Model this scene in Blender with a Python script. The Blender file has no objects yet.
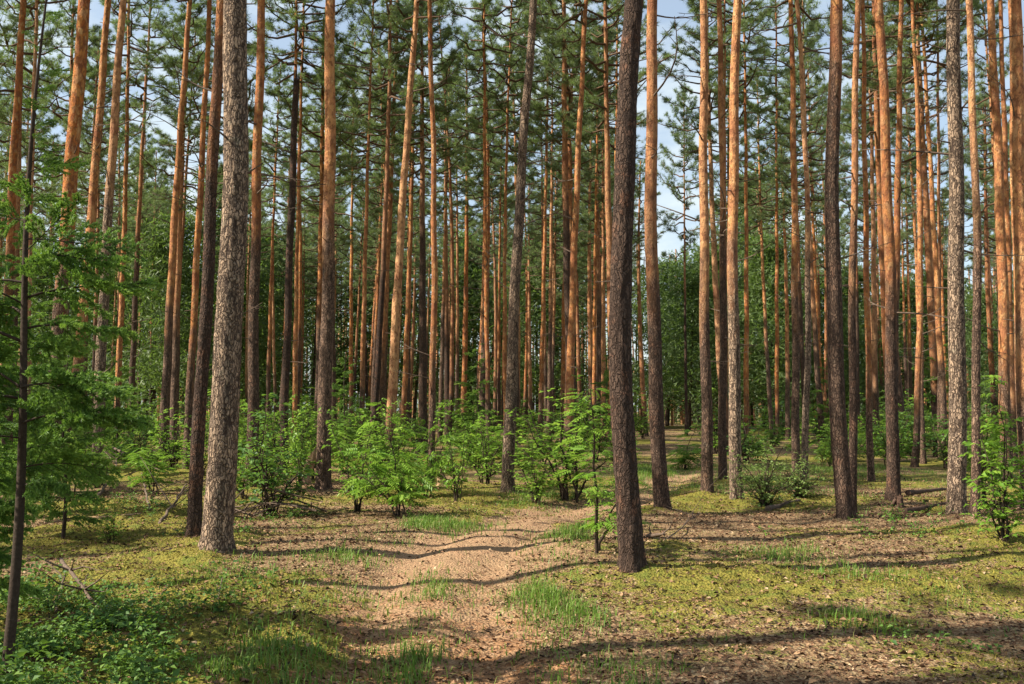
import bpy, math, random
import numpy as np

# ------------------------------------------------------------------ basics
S = bpy.context.scene
COL = S.collection
F = 1000.0
CAMZ = 1.6
PITCH = math.radians(3.9)
W, H = 1024, 684
SUN_AZ = math.radians(13)       # sun stands left of the view and this far behind the camera
SUN_EL = math.radians(43)
rng = np.random.default_rng(7)
random.seed(7)


def frac(a):
    return a - np.floor(a)


def vnoise(x, y, seed=0.0):
    xi, yi = np.floor(x), np.floor(y)
    fx, fy = x - xi, y - yi
    fx = fx * fx * (3 - 2 * fx)
    fy = fy * fy * (3 - 2 * fy)

    def h(i, j):
        return frac(np.sin(i * 127.1 + j * 311.7 + seed * 74.7) * 43758.5453)
    a, b, c, d = h(xi, yi), h(xi + 1, yi), h(xi, yi + 1), h(xi + 1, yi + 1)
    return (a * (1 - fx) + b * fx) * (1 - fy) + (c * (1 - fx) + d * fx) * fy


def fbm(x, y, seed=0.0, octv=4):
    x = np.asarray(x, float)
    y = np.asarray(y, float)
    s, amp, tot = 0.0, 1.0, 0.0
    for k in range(octv):
        s = s + amp * vnoise(x * 2 ** k + 13.7 * k, y * 2 ** k - 7.3 * k, seed + k)
        tot += amp
        amp *= 0.5
    return s / tot


def sstep(a, b, x):
    t = np.clip((np.asarray(x, float) - a) / (b - a), 0, 1)
    return t * t * (3 - 2 * t)


# ------------------------------------------------------------------ path and terrain
PC = np.array([(-.42, 1.0), (-.5, 5.8), (-.72, 8.4), (-.72, 10.7), (-.12, 13.3), (.72, 16), (1.65, 18), (2.95, 21),
               (3.95, 25), (5.2, 32), (6.0, 45), (6.5, 400)])
PW = np.array([.78, .78, .86, .98, .92, .85, .85, .75, .6, .5, .4, .3])


def path_x(y):
    return np.interp(y, PC[:, 1], PC[:, 0])


# smooth the polyline a little so that the bends are round
_ys = np.concatenate([np.linspace(1, 60, 600), [400]])
_xs = np.interp(_ys, PC[:, 1], PC[:, 0])
_k = np.ones(25) / 25
_xs[12:-13] = np.convolve(_xs[:-1], _k, 'valid')
_ws = np.interp(_ys, PC[:, 1], PW)
_dx = np.gradient(_xs, _ys)


def path_off(x, y):
    """signed distance from the centre line (roughly perpendicular) and half width"""
    cx = np.interp(y, _ys, _xs)
    sl = np.interp(y, _ys, _dx)
    return (x - cx) / np.sqrt(1 + sl * sl), np.interp(y, _ys, _ws)


def path_mask(x, y):
    o, w = path_off(x, y)
    n = fbm(x * 1.3, y * 1.3, 3) - .5
    n2 = fbm(x * 6, y * 6, 5) - .5
    return sstep(.5, -.5, np.abs(o) - w * .93 + n * 1.4 + n2 * .5) * sstep(31, 23, y)


def height(x, y):
    x = np.asarray(x, float)
    y = np.asarray(y, float)
    h = (fbm(x * .16, y * .16, 11, 3) - .5) * .34
    h = h + (fbm(x * .9, y * .9, 12, 3) - .5) * .09
    o, w = path_off(x, y)
    rut = np.exp(-((np.abs(o) - w * .52) / .22) ** 2)
    near = sstep(45, 20, y) * sstep(-2, 2, y)
    h = h - near * sstep(.5, -.2, np.abs(o) - w) * .05 - near * rut * .055
    h = h * sstep(0, 3, np.hypot(x, y))
    return h


# ------------------------------------------------------------------ pixels to points
def ray(px, py):
    u, v = (px - W / 2) / F, (H / 2 - py) / F
    return np.array([u, math.cos(PITCH) - v * math.sin(PITCH), math.sin(PITCH) + v * math.cos(PITCH)])


def ground_at(px, py):
    d = ray(px, py)
    t = -CAMZ / d[2]
    for _ in range(4):
        p = d * t
        t = (float(height(p[0], p[1])) - CAMZ) / d[2]
    p = d * t
    return float(p[0]), float(p[1])


def at_depth(px, py, Y):
    d = ray(px, py)
    p = d * (Y / d[1])
    return float(p[0]), float(p[2] + CAMZ)


def project(x, y, z):
    c, s = math.cos(PITCH), math.sin(PITCH)
    z = z - CAMZ
    f = y * c + z * s
    up = -y * s + z * c
    return W / 2 + F * x / f, H / 2 - F * up / f


# ------------------------------------------------------------------ mesh builder
class MB:
    def __init__(self):
        self.v, self.f, self.n, self.m, self.r = [], [], 0, [], []

    def add(self, v, f, mat=0, rnd=None):
        v = np.asarray(v, float).reshape(-1, 3)
        f = np.asarray(f, int)
        self.v.append(v)
        self.f.append(f + self.n)
        self.n += len(v)
        self.m.append(np.full(len(f), mat))
        self.r.append(np.full(len(f), .5) if rnd is None else np.broadcast_to(np.asarray(rnd, float), (len(f),)))

    def tube(self, pts, rad, sides=5, mat=0, rnd=None, cap=True):
        pts = np.asarray(pts, float)
        rad = np.broadcast_to(np.asarray(rad, float), (len(pts),))
        t = np.gradient(pts, axis=0)
        t /= np.linalg.norm(t, axis=1)[:, None] + 1e-9
        ref = np.where(np.abs(t[:, 2:3]) > .9, np.array([[1., 0, 0]]), np.array([[0, 0, 1.]]))
        ref = np.broadcast_to(ref[:1], t.shape) if True else ref
        a = np.cross(t, ref)
        a /= np.linalg.norm(a, axis=1)[:, None] + 1e-9
        b = np.cross(t, a)
        th = np.linspace(0, 2 * np.pi, sides, endpoint=False)
        ring = pts[:, None] + rad[:, None, None] * (np.cos(th)[None, :, None] * a[:, None] + np.sin(th)[None, :, None] * b[:, None])
        n = len(pts)
        i = np.arange(n - 1)[:, None] * sides
        j = np.arange(sides)[None]
        q = np.stack([i + j, i + (j + 1) % sides, i + sides + (j + 1) % sides, i + sides + j], -1).reshape(-1, 4)
        self.add(ring.reshape(-1, 3), q, mat, rnd)
        if cap:
            self.add(np.concatenate([ring[-1], pts[-1:] + t[-1:] * rad[-1] * .3]), [(k, (k + 1) % sides, sides) for k in range(sides)], mat, rnd)
            self.add(np.concatenate([ring[0], pts[:1] - t[:1] * rad[0] * .3]), [((k + 1) % sides, k, sides) for k in range(sides)], mat, rnd)

    def blades(self, p, d, L, w, rnd, mat=0, r=None):
        """thin three-cornered blades: p base, d unit direction, L length, w width"""
        n = len(p)
        r = r if r is not None else rng
        s = np.cross(d, r.normal(size=(n, 3)))
        s /= np.linalg.norm(s, axis=1)[:, None] + 1e-9
        L = np.broadcast_to(L, (n,))[:, None]
        w = np.broadcast_to(w, (n,))[:, None]
        v = np.stack([p - s * w * .5, p + s * w * .5, p + d * L], 1).reshape(-1, 3)
        self.add(v, np.arange(n * 3).reshape(-1, 3), mat, rnd)

    def leaves(self, p, d, up, L, w, rnd, mat=0, fold=.25, droop=.15):
        """leaf blades of six corners folded along the midrib"""
        n = len(p)
        s = np.cross(d, up)
        s /= np.linalg.norm(s, axis=1)[:, None] + 1e-9
        nn = np.cross(s, d)
        L = np.broadcast_to(L, (n,))[:, None]
        w = np.broadcast_to(w, (n,))[:, None]
        base = p
        mid = p + d * L * .45 - nn * L * .02
        tip = p + d * L - nn * L * droop
        l1 = p + d * L * .38 + s * w * .5 + nn * w * fold
        r1 = p + d * L * .38 - s * w * .5 + nn * w * fold
        v = np.stack([base, l1, tip, r1, mid], 1).reshape(-1, 3)
        k = np.arange(n)[:, None] * 5
        f = np.concatenate([k + np.array([[0, 4, 1]]), k + np.array([[4, 2, 1]]), k + np.array([[0, 3, 4]]), k + np.array([[4, 3, 2]])])
        self.add(v, f, mat, np.tile(np.broadcast_to(rnd, (n,)), 4))

    def mesh(self, name, mats, smooth=False):
        me = bpy.data.meshes.new(name)
        v = np.concatenate(self.v)
        me.vertices.add(len(v))
        me.vertices.foreach_set('co', v.ravel())
        tot = np.concatenate([np.full(len(f), f.shape[1]) for f in self.f])
        loops = np.concatenate([f.ravel() for f in self.f])
        me.loops.add(len(loops))
        me.loops.foreach_set('vertex_index', loops.astype(np.int32))
        me.polygons.add(len(tot))
        st = np.concatenate([[0], np.cumsum(tot)[:-1]])
        me.polygons.foreach_set('loop_start', st.astype(np.int32))
        me.polygons.foreach_set('loop_total', tot.astype(np.int32))
        me.polygons.foreach_set('material_index', np.concatenate(self.m).astype(np.int32))
        if smooth:
            me.polygons.foreach_set('use_smooth', np.ones(len(tot), bool))
        at = me.attributes.new('rnd', 'FLOAT', 'FACE')
        at.data.foreach_set('value', np.concatenate(self.r).astype(np.float32))
        for m in (mats if isinstance(mats, (list, tuple)) else [mats]):
            me.materials.append(m)
        me.update(calc_edges=True)
        return me


def obj(name, me, parent=None, loc=(0, 0, 0)):
    o = bpy.data.objects.new(name, me)
    COL.objects.link(o)
    o.location = loc
    if parent is not None:
        o.parent = parent
    return o


def thing(name, label, cat, loc, group=None, rz=0.0):
    o = bpy.data.objects.new(name, None)
    COL.objects.link(o)
    o.empty_display_size = .2
    o.location = loc
    o.rotation_euler = (0, 0, rz)
    o['label'] = label
    o['category'] = cat
    if group:
        o['group'] = group
    return o


# ------------------------------------------------------------------ node helper
class NT:
    def __init__(self, name):
        self.mat = bpy.data.materials.new(name)
        self.mat.use_nodes = True
        self.t = self.mat.node_tree
        self.t.nodes.clear()

    def n(self, kind, **kw):
        nd = self.t.nodes.new(kind)
        ins = kw.pop('ins', {})
        for k, v in kw.items():
            setattr(nd, k, v)
        for k, v in ins.items():
            self.put(nd.inputs[k], v)
        return nd

    def put(self, sock, v):
        if isinstance(v, bpy.types.NodeSocket):
            self.t.links.new(v, sock)
        elif isinstance(v, bpy.types.Node):
            self.t.links.new(v.outputs[0], sock)
        else:
            if hasattr(sock, 'default_value') and isinstance(v, (tuple, list)) and len(v) == 3 and sock.type == 'RGBA':
                v = (*v, 1)
            sock.default_value = v

    def math(self, op, a, b=0.0, c=0.0, clamp=False):
        nd = self.n('ShaderNodeMath', operation=op, use_clamp=clamp)
        self.put(nd.inputs[0], a)
        self.put(nd.inputs[1], b)
        self.put(nd.inputs[2], c)
        return nd.outputs[0]

    def vmath(self, op, a, b=(0, 0, 0)):
        nd = self.n('ShaderNodeVectorMath', operation=op)
        self.put(nd.inputs[0], a)
        self.put(nd.inputs[1], b)
        return nd.outputs[0]

    def mix(self, f, a, b, mode='MIX'):
        nd = self.n('ShaderNodeMix', data_type='RGBA', blend_type=mode)
        self.put(nd.inputs[0], f)
        self.put(nd.inputs[6], a)
        self.put(nd.inputs[7], b)
        return nd.outputs[2]

    def noise(self, vec, scale, detail=3, rough=.55, out=0):
        nd = self.n('ShaderNodeTexNoise', ins={'Vector': vec, 'Scale': scale, 'Detail': detail, 'Roughness': rough})
        return nd.outputs[out]

    def voro(self, vec, scale, feature='F1', out='Distance', rand=1.0):
        nd = self.n('ShaderNodeTexVoronoi', feature=feature, ins={'Vector': vec, 'Scale': scale, 'Randomness': rand})
        return nd.outputs[out]

    def ramp(self, f, stops):
        nd = self.n('ShaderNodeValToRGB')
        el = nd.color_ramp.elements
        while len(el) < len(stops):
            el.new(.5)
        for e, (p, c) in zip(el, stops):
            e.position = p
            e.color = (*c, 1) if len(c) == 3 else c
        self.put(nd.inputs[0], f)
        return nd.outputs[0]

    def step(self, f, a, b):
        nd = self.n('ShaderNodeMapRange', interpolation_type='SMOOTHSTEP')
        self.put(nd.inputs[0], f)
        self.put(nd.inputs[1], a)
        self.put(nd.inputs[2], b)
        return nd.outputs[0]

    def attr(self, name, kind='GEOMETRY', out='Fac'):
        return self.n('ShaderNodeAttribute', attribute_name=name, attribute_type=kind).outputs[out]

    def bump(self, h, dist, strength=1.0):
        return self.n('ShaderNodeBump', ins={'Height': h, 'Distance': dist, 'Strength': strength}).outputs[0]

    def finish(self, col, rough=.85, normal=None, spec=.25, trans=0.0, tcol=None):
        p = self.n('ShaderNodeBsdfPrincipled', ins={'Base Color': col, 'Roughness': rough, 'Specular IOR Level': spec})
        if normal is not None:
            self.put(p.inputs['Normal'], normal)
        sh = p.outputs[0]
        if trans:
            tr = self.n('ShaderNodeBsdfTranslucent', ins={'Color': tcol if tcol is not None else col})
            mx = self.n('ShaderNodeMixShader', ins={0: trans})
            self.put(mx.inputs[1], sh)
            self.put(mx.inputs[2], tr.outputs[0])
            sh = mx.outputs[0]
        o = self.n('ShaderNodeOutputMaterial')
        self.put(o.inputs[0], sh)
        return self.mat


# ------------------------------------------------------------------ materials
def bark_material():
    t = NT('pine_bark')
    tc = t.n('ShaderNodeTexCoord')
    rnd = t.n('ShaderNodeObjectInfo').outputs['Random']
    off = t.vmath('SCALE', (37., 53., 71.))
    off.node.inputs['Scale'].default_value = 1
    t.put(off.node.inputs['Scale'], rnd)
    P = t.vmath('ADD', tc.outputs['Object'], off)
    z = t.n('ShaderNodeSeparateXYZ', ins={0: tc.outputs['Object']}).outputs[2]
    warp = t.vmath('SUBTRACT', t.noise(P, 7, 4, out=1), (.5, .5, .5))
    sc = t.vmath('MULTIPLY', warp, (.11, .11, .34))
    Pw = t.vmath('ADD', P, sc)
    # old bark: long broken plates between shallow furrows
    Pl = t.vmath('MULTIPLY', Pw, (1, 1, .30))
    edge = t.voro(Pl, 34, 'DISTANCE_TO_EDGE')
    cell = t.voro(Pl, 34, 'F1', 'Color')
    cellv = t.n('ShaderNodeSeparateColor', ins={0: cell}).outputs[0]
    fine = t.noise(t.vmath('MULTIPLY', P, (1, 1, .45)), 75, 5, .7)
    fur = t.noise(t.vmath('MULTIPLY', Pw, (1, 1, .2)), 21, 4, .62)
    crack = t.math('MULTIPLY', t.step(edge, -.04, .2), t.step(fur, .30, .52))
    grey = t.attr('grey', 'OBJECT')
    lo = t.mix(grey, (.095, .052, .036), (.12, .088, .068))
    hi = t.mix(grey, (.225, .132, .088), (.38, .265, .18))
    old = t.mix(cellv, lo, hi)
    old = t.mix(t.math('MULTIPLY', t.step(fine, .42, .7), .7), old, t.mix(grey, (.30, .205, .15), (.50, .37, .26)))
    old = t.mix(t.math('MULTIPLY', t.step(t.noise(P, 8, 3), .6, .74), .4), old, (.20, .205, .15))
    old = t.mix(t.attr('dark', 'OBJECT'), old, t.mix(t.step(t.noise(P, 6, 3), .5, .68), (.05, .033, .026), (.15, .07, .042)))
    old = t.mix(crack, (.035, .023, .018), old)
    # young bark: thin orange flakes
    Pu = t.vmath('MULTIPLY', Pw, (1, 1, .5))
    e2 = t.voro(Pu, 17, 'DISTANCE_TO_EDGE')
    c2 = t.n('ShaderNodeSeparateColor', ins={0: t.voro(Pu, 17, 'F1', 'Color')}).outputs[1]
    org = t.ramp(c2, [(0, (.34, .095, .02)), (.45, (.49, .17, .033)), (.8, (.57, .26, .065)), (1, (.58, .36, .16))])
    org = t.mix(t.step(t.noise(P, 3.1, 2), .45, .7), org, (.36, .11, .035))
    org = t.mix(t.attr('pale', 'OBJECT'), org, (.56, .34, .19))
    flk = t.step(t.noise(t.vmath('MULTIPLY', P, (1, 1, .6)), 12, 5, .68), .50, .58)
    org = t.mix(t.math('MULTIPLY', flk, .72), org, (.15, .058, .028))
    peel = t.step(t.noise(t.vmath('MULTIPLY', P, (1, 1, .45)), 7, 4, .65), .54, .62)
    org = t.mix(t.math('MULTIPLY', peel, .6), org, (.62, .36, .17))
    org = t.mix(t.math('MULTIPLY', rnd, .38), org, (.27, .125, .07))
    band = t.step(t.noise(t.vmath('MULTIPLY', P, (.5, .5, 1)), 1.6, 2), .52, .7)
    org = t.mix(t.math('MULTIPLY', band, .7), org, (.20, .07, .035))
    org = t.mix(t.math('MULTIPLY', t.attr('dark', 'OBJECT'), .6), org, (.16, .075, .045))
    org = t.mix(t.step(e2, .0, .05), t.mix(.5, org, (.1, .05, .03)), org)
    # how high the orange bark begins
    og = t.attr('orange_from', 'OBJECT')
    up = t.math('SUBTRACT', z, og)
    up = t.math('ADD', up, t.math('MULTIPLY', t.math('SUBTRACT', t.noise(t.vmath('MULTIPLY', P, (1, 1, .35)), 4.5, 3), .5), 5.0))
    f = t.step(up, -1.3, 1.5)
    col = t.mix(f, old, org)
    hgt = t.math('ADD', t.math('MULTIPLY', crack, t.math('SUBTRACT', 1.0, t.math('MULTIPLY', f, .75))),
                 t.math('MULTIPLY', fine, .35))
    hgt = t.math('ADD', hgt, t.math('MULTIPLY', cellv, .25))
    hgt = t.math('ADD', hgt, t.math('MULTIPLY', t.math('ADD', peel, t.math('MULTIPLY', flk, -.8)), t.math('MULTIPLY', f, .6)))
    return t.finish(col, .9, t.bump(hgt, .02, .9), .15)


def foliage(name, stops, trans=.25, rough=.55, var=.25, gloss=.3):
    t = NT(name)
    r = t.attr('rnd')
    oi = t.n('ShaderNodeObjectInfo').outputs['Random']
    tc = t.n('ShaderNodeTexCoord').outputs['Object']
    f = t.math('ADD', t.math('MULTIPLY', r, .75), t.math('MULTIPLY', oi, var))
    col = t.ramp(f, stops)
    tcol = t.mix(.5, col, (.2, .34, .03))
    return t.finish(col, rough, None, gloss, trans, tcol)


def plain(name, stops, scale=40, rough=.9, bump=.004, stretch=(1, 1, 1)):
    t = NT(name)
    tc = t.n('ShaderNodeTexCoord').outputs['Object']
    n = t.noise(t.vmath('MULTIPLY', tc, stretch), scale, 4, .6)
    n2 = t.math('ADD', t.math('MULTIPLY', n, .8), t.math('MULTIPLY', t.attr('rnd'), .3))
    return t.finish(t.ramp(n2, stops), rough, t.bump(n, bump), .2)


def by_face(name, stops, rough=.9, trans=0.0):
    t = NT(name)
    return t.finish(t.ramp(t.attr('rnd'), stops), rough, None, .15, trans)


def ground_material():
    t = NT('forest_floor')
    P = t.n('ShaderNodeTexCoord').outputs['Object']
    pm, mo, y = t.attr('path'), t.attr('moss'), t.attr('near')
    big = t.noise(P, .9, 3)
    mid = t.noise(P, 6, 4, .6)
    fine = t.noise(P, 42, 4, .65)
    grain = t.noise(P, 160, 3, .7)
    chips = t.voro(P, 38, 'F1', 'Color')
    ch = t.n('ShaderNodeSeparateColor', ins={0: chips})
    chd = t.voro(P, 38, 'F1', 'Distance')
    # needle litter: many small chips of several browns
    lit = t.ramp(ch.outputs[0], [(0, (.055, .032, .02)), (.3, (.15, .085, .048)), (.6, (.205, .14, .075)), (.85, (.285, .205, .115)), (1, (.36, .275, .165))])
    lit = t.mix(t.math('MULTIPLY', t.step(fine, .45, .7), .7), lit, (.17, .085, .042))
    lit = t.mix(t.math('MULTIPLY', t.step(mid, .5, .66), .6), lit, (.23, .165, .085))
    # moss
    ms = t.ramp(fine, [(.2, (.05, .055, .012)), (.5, (.16, .14, .028)), (.75, (.29, .24, .055)), (1, (.37, .31, .09))])
    ms = t.mix(t.math('MULTIPLY', t.step(mid, .45, .66), .7), ms, (.085, .115, .022))
    mf = t.math('ADD', mo, t.math('MULTIPLY', t.math('SUBTRACT', mid, .5), 1.9))
    mf = t.math('ADD', mf, t.math('MULTIPLY', t.math('SUBTRACT', fine, .5), 1.5))
    col = t.mix(t.step(mf, .38, .62), lit, ms)
    # trodden sand of the path
    sand = t.ramp(fine, [(.2, (.15, .082, .043)), (.5, (.29, .185, .105)), (.8, (.41, .29, .18))])
    sand = t.mix(t.math('MULTIPLY', t.step(mid, .45, .68), .7), sand, (.27, .16, .095))
    need = t.ramp(ch.outputs[1], [(0, (.14, .062, .028)), (.5, (.25, .115, .048)), (1, (.37, .215, .11))])
    sand = t.mix(t.step(t.math('ADD', y, t.math('MULTIPLY', t.math('SUBTRACT', mid, .5), 2.2)), .2, 1.25), sand, need)
    sand = t.mix(t.math('MULTIPLY', t.step(grain, .58, .68), .5), sand, (.16, .09, .05))
    pf = t.math('ADD', pm, t.math('MULTIPLY', t.math('SUBTRACT', mid, .5), 1.5))
    pf = t.math('ADD', pf, t.math('MULTIPLY', t.math('SUBTRACT', fine, .5), .5))
    col = t.mix(t.step(pf, .36, .62), col, sand)
    h = t.math('ADD', t.math('MULTIPLY', fine, .8), t.math('MULTIPLY', chd, .9))
    h = t.math('ADD', h, t.math('MULTIPLY', mid, 1.4))
    return t.finish(col, .95, t.bump(h, .03, .8), .1)


BARK = bark_material()
NEEDLE = foliage('pine_needles', [(0, (.085, .115, .068)), (.5, (.145, .185, .095)), (1, (.23, .27, .115))], .42)
NEEDLE_S = foliage('spruce_needles', [(0, (.03, .075, .02)), (.5, (.13, .25, .042)), (1, (.32, .46, .08))], .38)
LEAF = foliage('bright_leaf', [(0, (.07, .16, .02)), (.5, (.15, .29, .035)), (1, (.28, .41, .06))], .48, .45)
LEAF_D = foliage('dull_leaf', [(0, (.035, .09, .02)), (.5, (.07, .155, .032)), (1, (.13, .23, .05))], .38, .5)
LEAF_G = foliage('greyish_leaf', [(0, (.10, .16, .045)), (.5, (.19, .28, .075)), (1, (.31, .40, .14))], .42, .5)
FARG = foliage('young_conifer_green', [(0, (.035, .065, .026)), (.5, (.075, .12, .04)), (1, (.15, .205, .065))], .38)
BERRY = foliage('bilberry_leaf', [(0, (.02, .065, .016)), (.5, (.06, .135, .022)), (1, (.15, .25, .04))], .3, .6)
GRASS = foliage('grass_blade', [(0, (.06, .125, .02)), (.5, (.12, .23, .03)), (.85, (.2, .25, .06)), (1, (.36, .31, .14))], .35, .5)
MOSS = by_face('moss_sprigs', [(0, (.05, .062, .013)), (.5, (.17, .155, .028)), (1, (.34, .28, .06))], .95, .2)
LITTER = by_face('litter_flakes', [(0, (.03, .02, .014)), (.3, (.10, .055, .032)), (.55, (.21, .12, .07)), (.85, (.30, .19, .105)), (1, (.39, .285, .18))])
TWIG = plain('dead_wood', [(.2, (.03, .021, .016)), (.55, (.10, .07, .052)), (.9, (.21, .16, .12))], 30, stretch=(1, 1, 1))
LIMB = plain('limb_bark', [(.2, (.035, .022, .016)), (.6, (.10, .06, .038)), (.9, (.2, .115, .065))], 14)
STEM = plain('sapling_bark', [(.2, (.016, .011, .008)), (.6, (.045, .031, .022)), (.9, (.10, .075, .055))], 50)
FARBARK = plain('far_bark', [(.2, (.11, .06, .04)), (.5, (.26, .13, .07)), (.9, (.45, .21, .08))], 3)
ROT = plain('rotten_wood', [(.2, (.06, .035, .02)), (.5, (.27, .17, .09)), (.9, (.5, .37, .23))], 18, stretch=(1, 1, .25))
LOG = plain('log_bark', [(.2, (.025, .014, .01)), (.55, (.085, .05, .034)), (.9, (.19, .12, .085))], 22, bump=.012)
GROUND = ground_material()


# ------------------------------------------------------------------ ground and path: one grid of faces shared out between two objects
def axis(lo, hi, step, far_lo, far_hi, g=1.13):
    mid = list(np.arange(lo, hi + 1e-6, step))
    a, s = [], step
    x = lo
    while x > far_lo:
        s *= g
        x -= s
        a.append(x)
    b, s = [], step
    x = mid[-1]
    while x < far_hi:
        s *= g
        x += s
        b.append(x)
    return np.array(a[::-1] + mid + b)


def gz(x, y):
    return float(height(x, y))


# ------------------------------------------------------------------ pine crowns, shared between trees
def crown_mesh(seed, Hc=9.0, R=2.0, limbs=36, tuft=15, dens=1.35):
    r = np.random.default_rng(seed)
    mb = MB()
    tp, td = [], []
    az = r.uniform(0, 6.28)
    for k in range(limbs):
        t = (k + r.uniform(-.4, .4)) / limbs
        t = min(max(t, 0), .985) ** .85
        z = t * Hc
        az += 2.4 + r.normal() * .5
        prof = (1 - t) ** .55 * (.6 + .4 * min(1, t / .25))
        L = R * prof * r.uniform(.6, 1.25) + .15
        el = math.radians(-8 + 55 * t + r.normal() * 9)
        d = np.array([math.cos(az) * math.cos(el), math.sin(az) * math.cos(el), math.sin(el)])
        s = np.linspace(0, 1, 6)
        pts = np.array([0, 0, z]) + d * (s * L)[:, None]
        pts[:, 2] += .22 * L * s ** 2 * r.uniform(.3, 1.6) - .1 * L * np.sin(s * 3.1)
        pts[1:-1] += r.normal(size=(4, 3)) * .04 * L
        r0 = .018 + .016 * L
        mb.tube(pts, r0 * (1 - .8 * s), 5, 1)
        if t < .12 and r.random() < .45:
            nsub = 2
        else:
            nsub = int((4 + 3.2 * L) * dens)
        for q in range(nsub):
            sq = r.uniform(.34, 1.0)
            i = min(int(sq * 5), 4)
            fr = sq * 5 - i
            b = pts[i] * (1 - fr) + pts[i + 1] * fr
            side = np.cross(d, [0, 0, 1])
            side /= np.linalg.norm(side) + 1e-6
            dd = d * r.uniform(.4, 1) + side * r.choice([-1, 1]) * r.uniform(.3, 1) + np.array([0, 0, r.uniform(0, .7)])
            dd /= np.linalg.norm(dd)
            l2 = r.uniform(.2, .42) * (.45 + .35 * L)
            e = b + dd * l2
            mb.tube([b, (b + e) / 2 + r.normal(size=3) * .02, e], [.009, .007, .004], 3, 1, cap=False)
            for u in r.uniform(.35, 1.05, size=3):
                tp.append(b + dd * l2 * u + r.normal(size=3) * .05)
                td.append(dd + np.array([0, 0, .35]) + r.normal(size=3) * .3)
        tp.append(pts[-1])
        td.append(d)
    tp, td = np.array(tp), np.array(td)
    td /= np.linalg.norm(td, axis=1)[:, None]
    n = tuft
    P = np.repeat(tp, n, 0)
    D = np.repeat(td, n, 0) * .75 + r.normal(size=(len(P), 3)) * .62
    D /= np.linalg.norm(D, axis=1)[:, None]
    tone = np.repeat(r.uniform(0, 1, len(tp)), n) * .6 + r.uniform(0, .4, len(P))
    mb.blades(P + D * .015, D, r.uniform(.12, .23, len(P)), .0135, tone, 0, r)
    return mb.mesh('pine_crown', [NEEDLE, LIMB])


CROWNS = [crown_mesh(100 + i, 9, 1.95 + .14 * (i % 4), 40 + (i % 3) * 4, 20) for i in range(9)]


def dead_mesh(seed):
    r = np.random.default_rng(seed)
    mb = MB()
    s = np.linspace(0, 1, 7)
    L = r.uniform(.7, 1.7)
    pts = np.stack([s * L, .12 * L * np.sin(s * r.uniform(2, 4)), L * (r.uniform(-.1, .35) * s + r.uniform(-.3, .3) * s ** 2)], 1)
    mb.tube(pts, .017 * (1 - .8 * s) + .002, 5)
    for k in range(5):
        u = r.uniform(.3, .95)
        i = int(u * 6)
        b = pts[i]
        d = np.array([r.uniform(.3, 1), r.choice([-1, 1]) * r.uniform(.3, .9), r.uniform(-.3, .6)])
        l = L * r.uniform(.12, .4)
        mb.tube([b, b + d * l * .5 + r.normal(size=3) * .02, b + d * l], [.007, .005, .002], 4)
    return mb.mesh('dead_branch', TWIG)


DEADS = [dead_mesh(300 + i) for i in range(6)]


def stub_mesh(seed):
    r = np.random.default_rng(seed)
    mb = MB()
    L = r.uniform(.12, .35)
    s = np.linspace(0, 1, 4)
    pts = np.stack([s * L, .1 * L * s ** 2 * r.choice([-1, 1]), L * s * r.uniform(-.15, .5)], 1)
    mb.tube(pts, .014 * (1 - .5 * s), 5)
    return mb.mesh('dead_stub', TWIG)


STUBS = [stub_mesh(340 + i) for i in range(4)]


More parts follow.
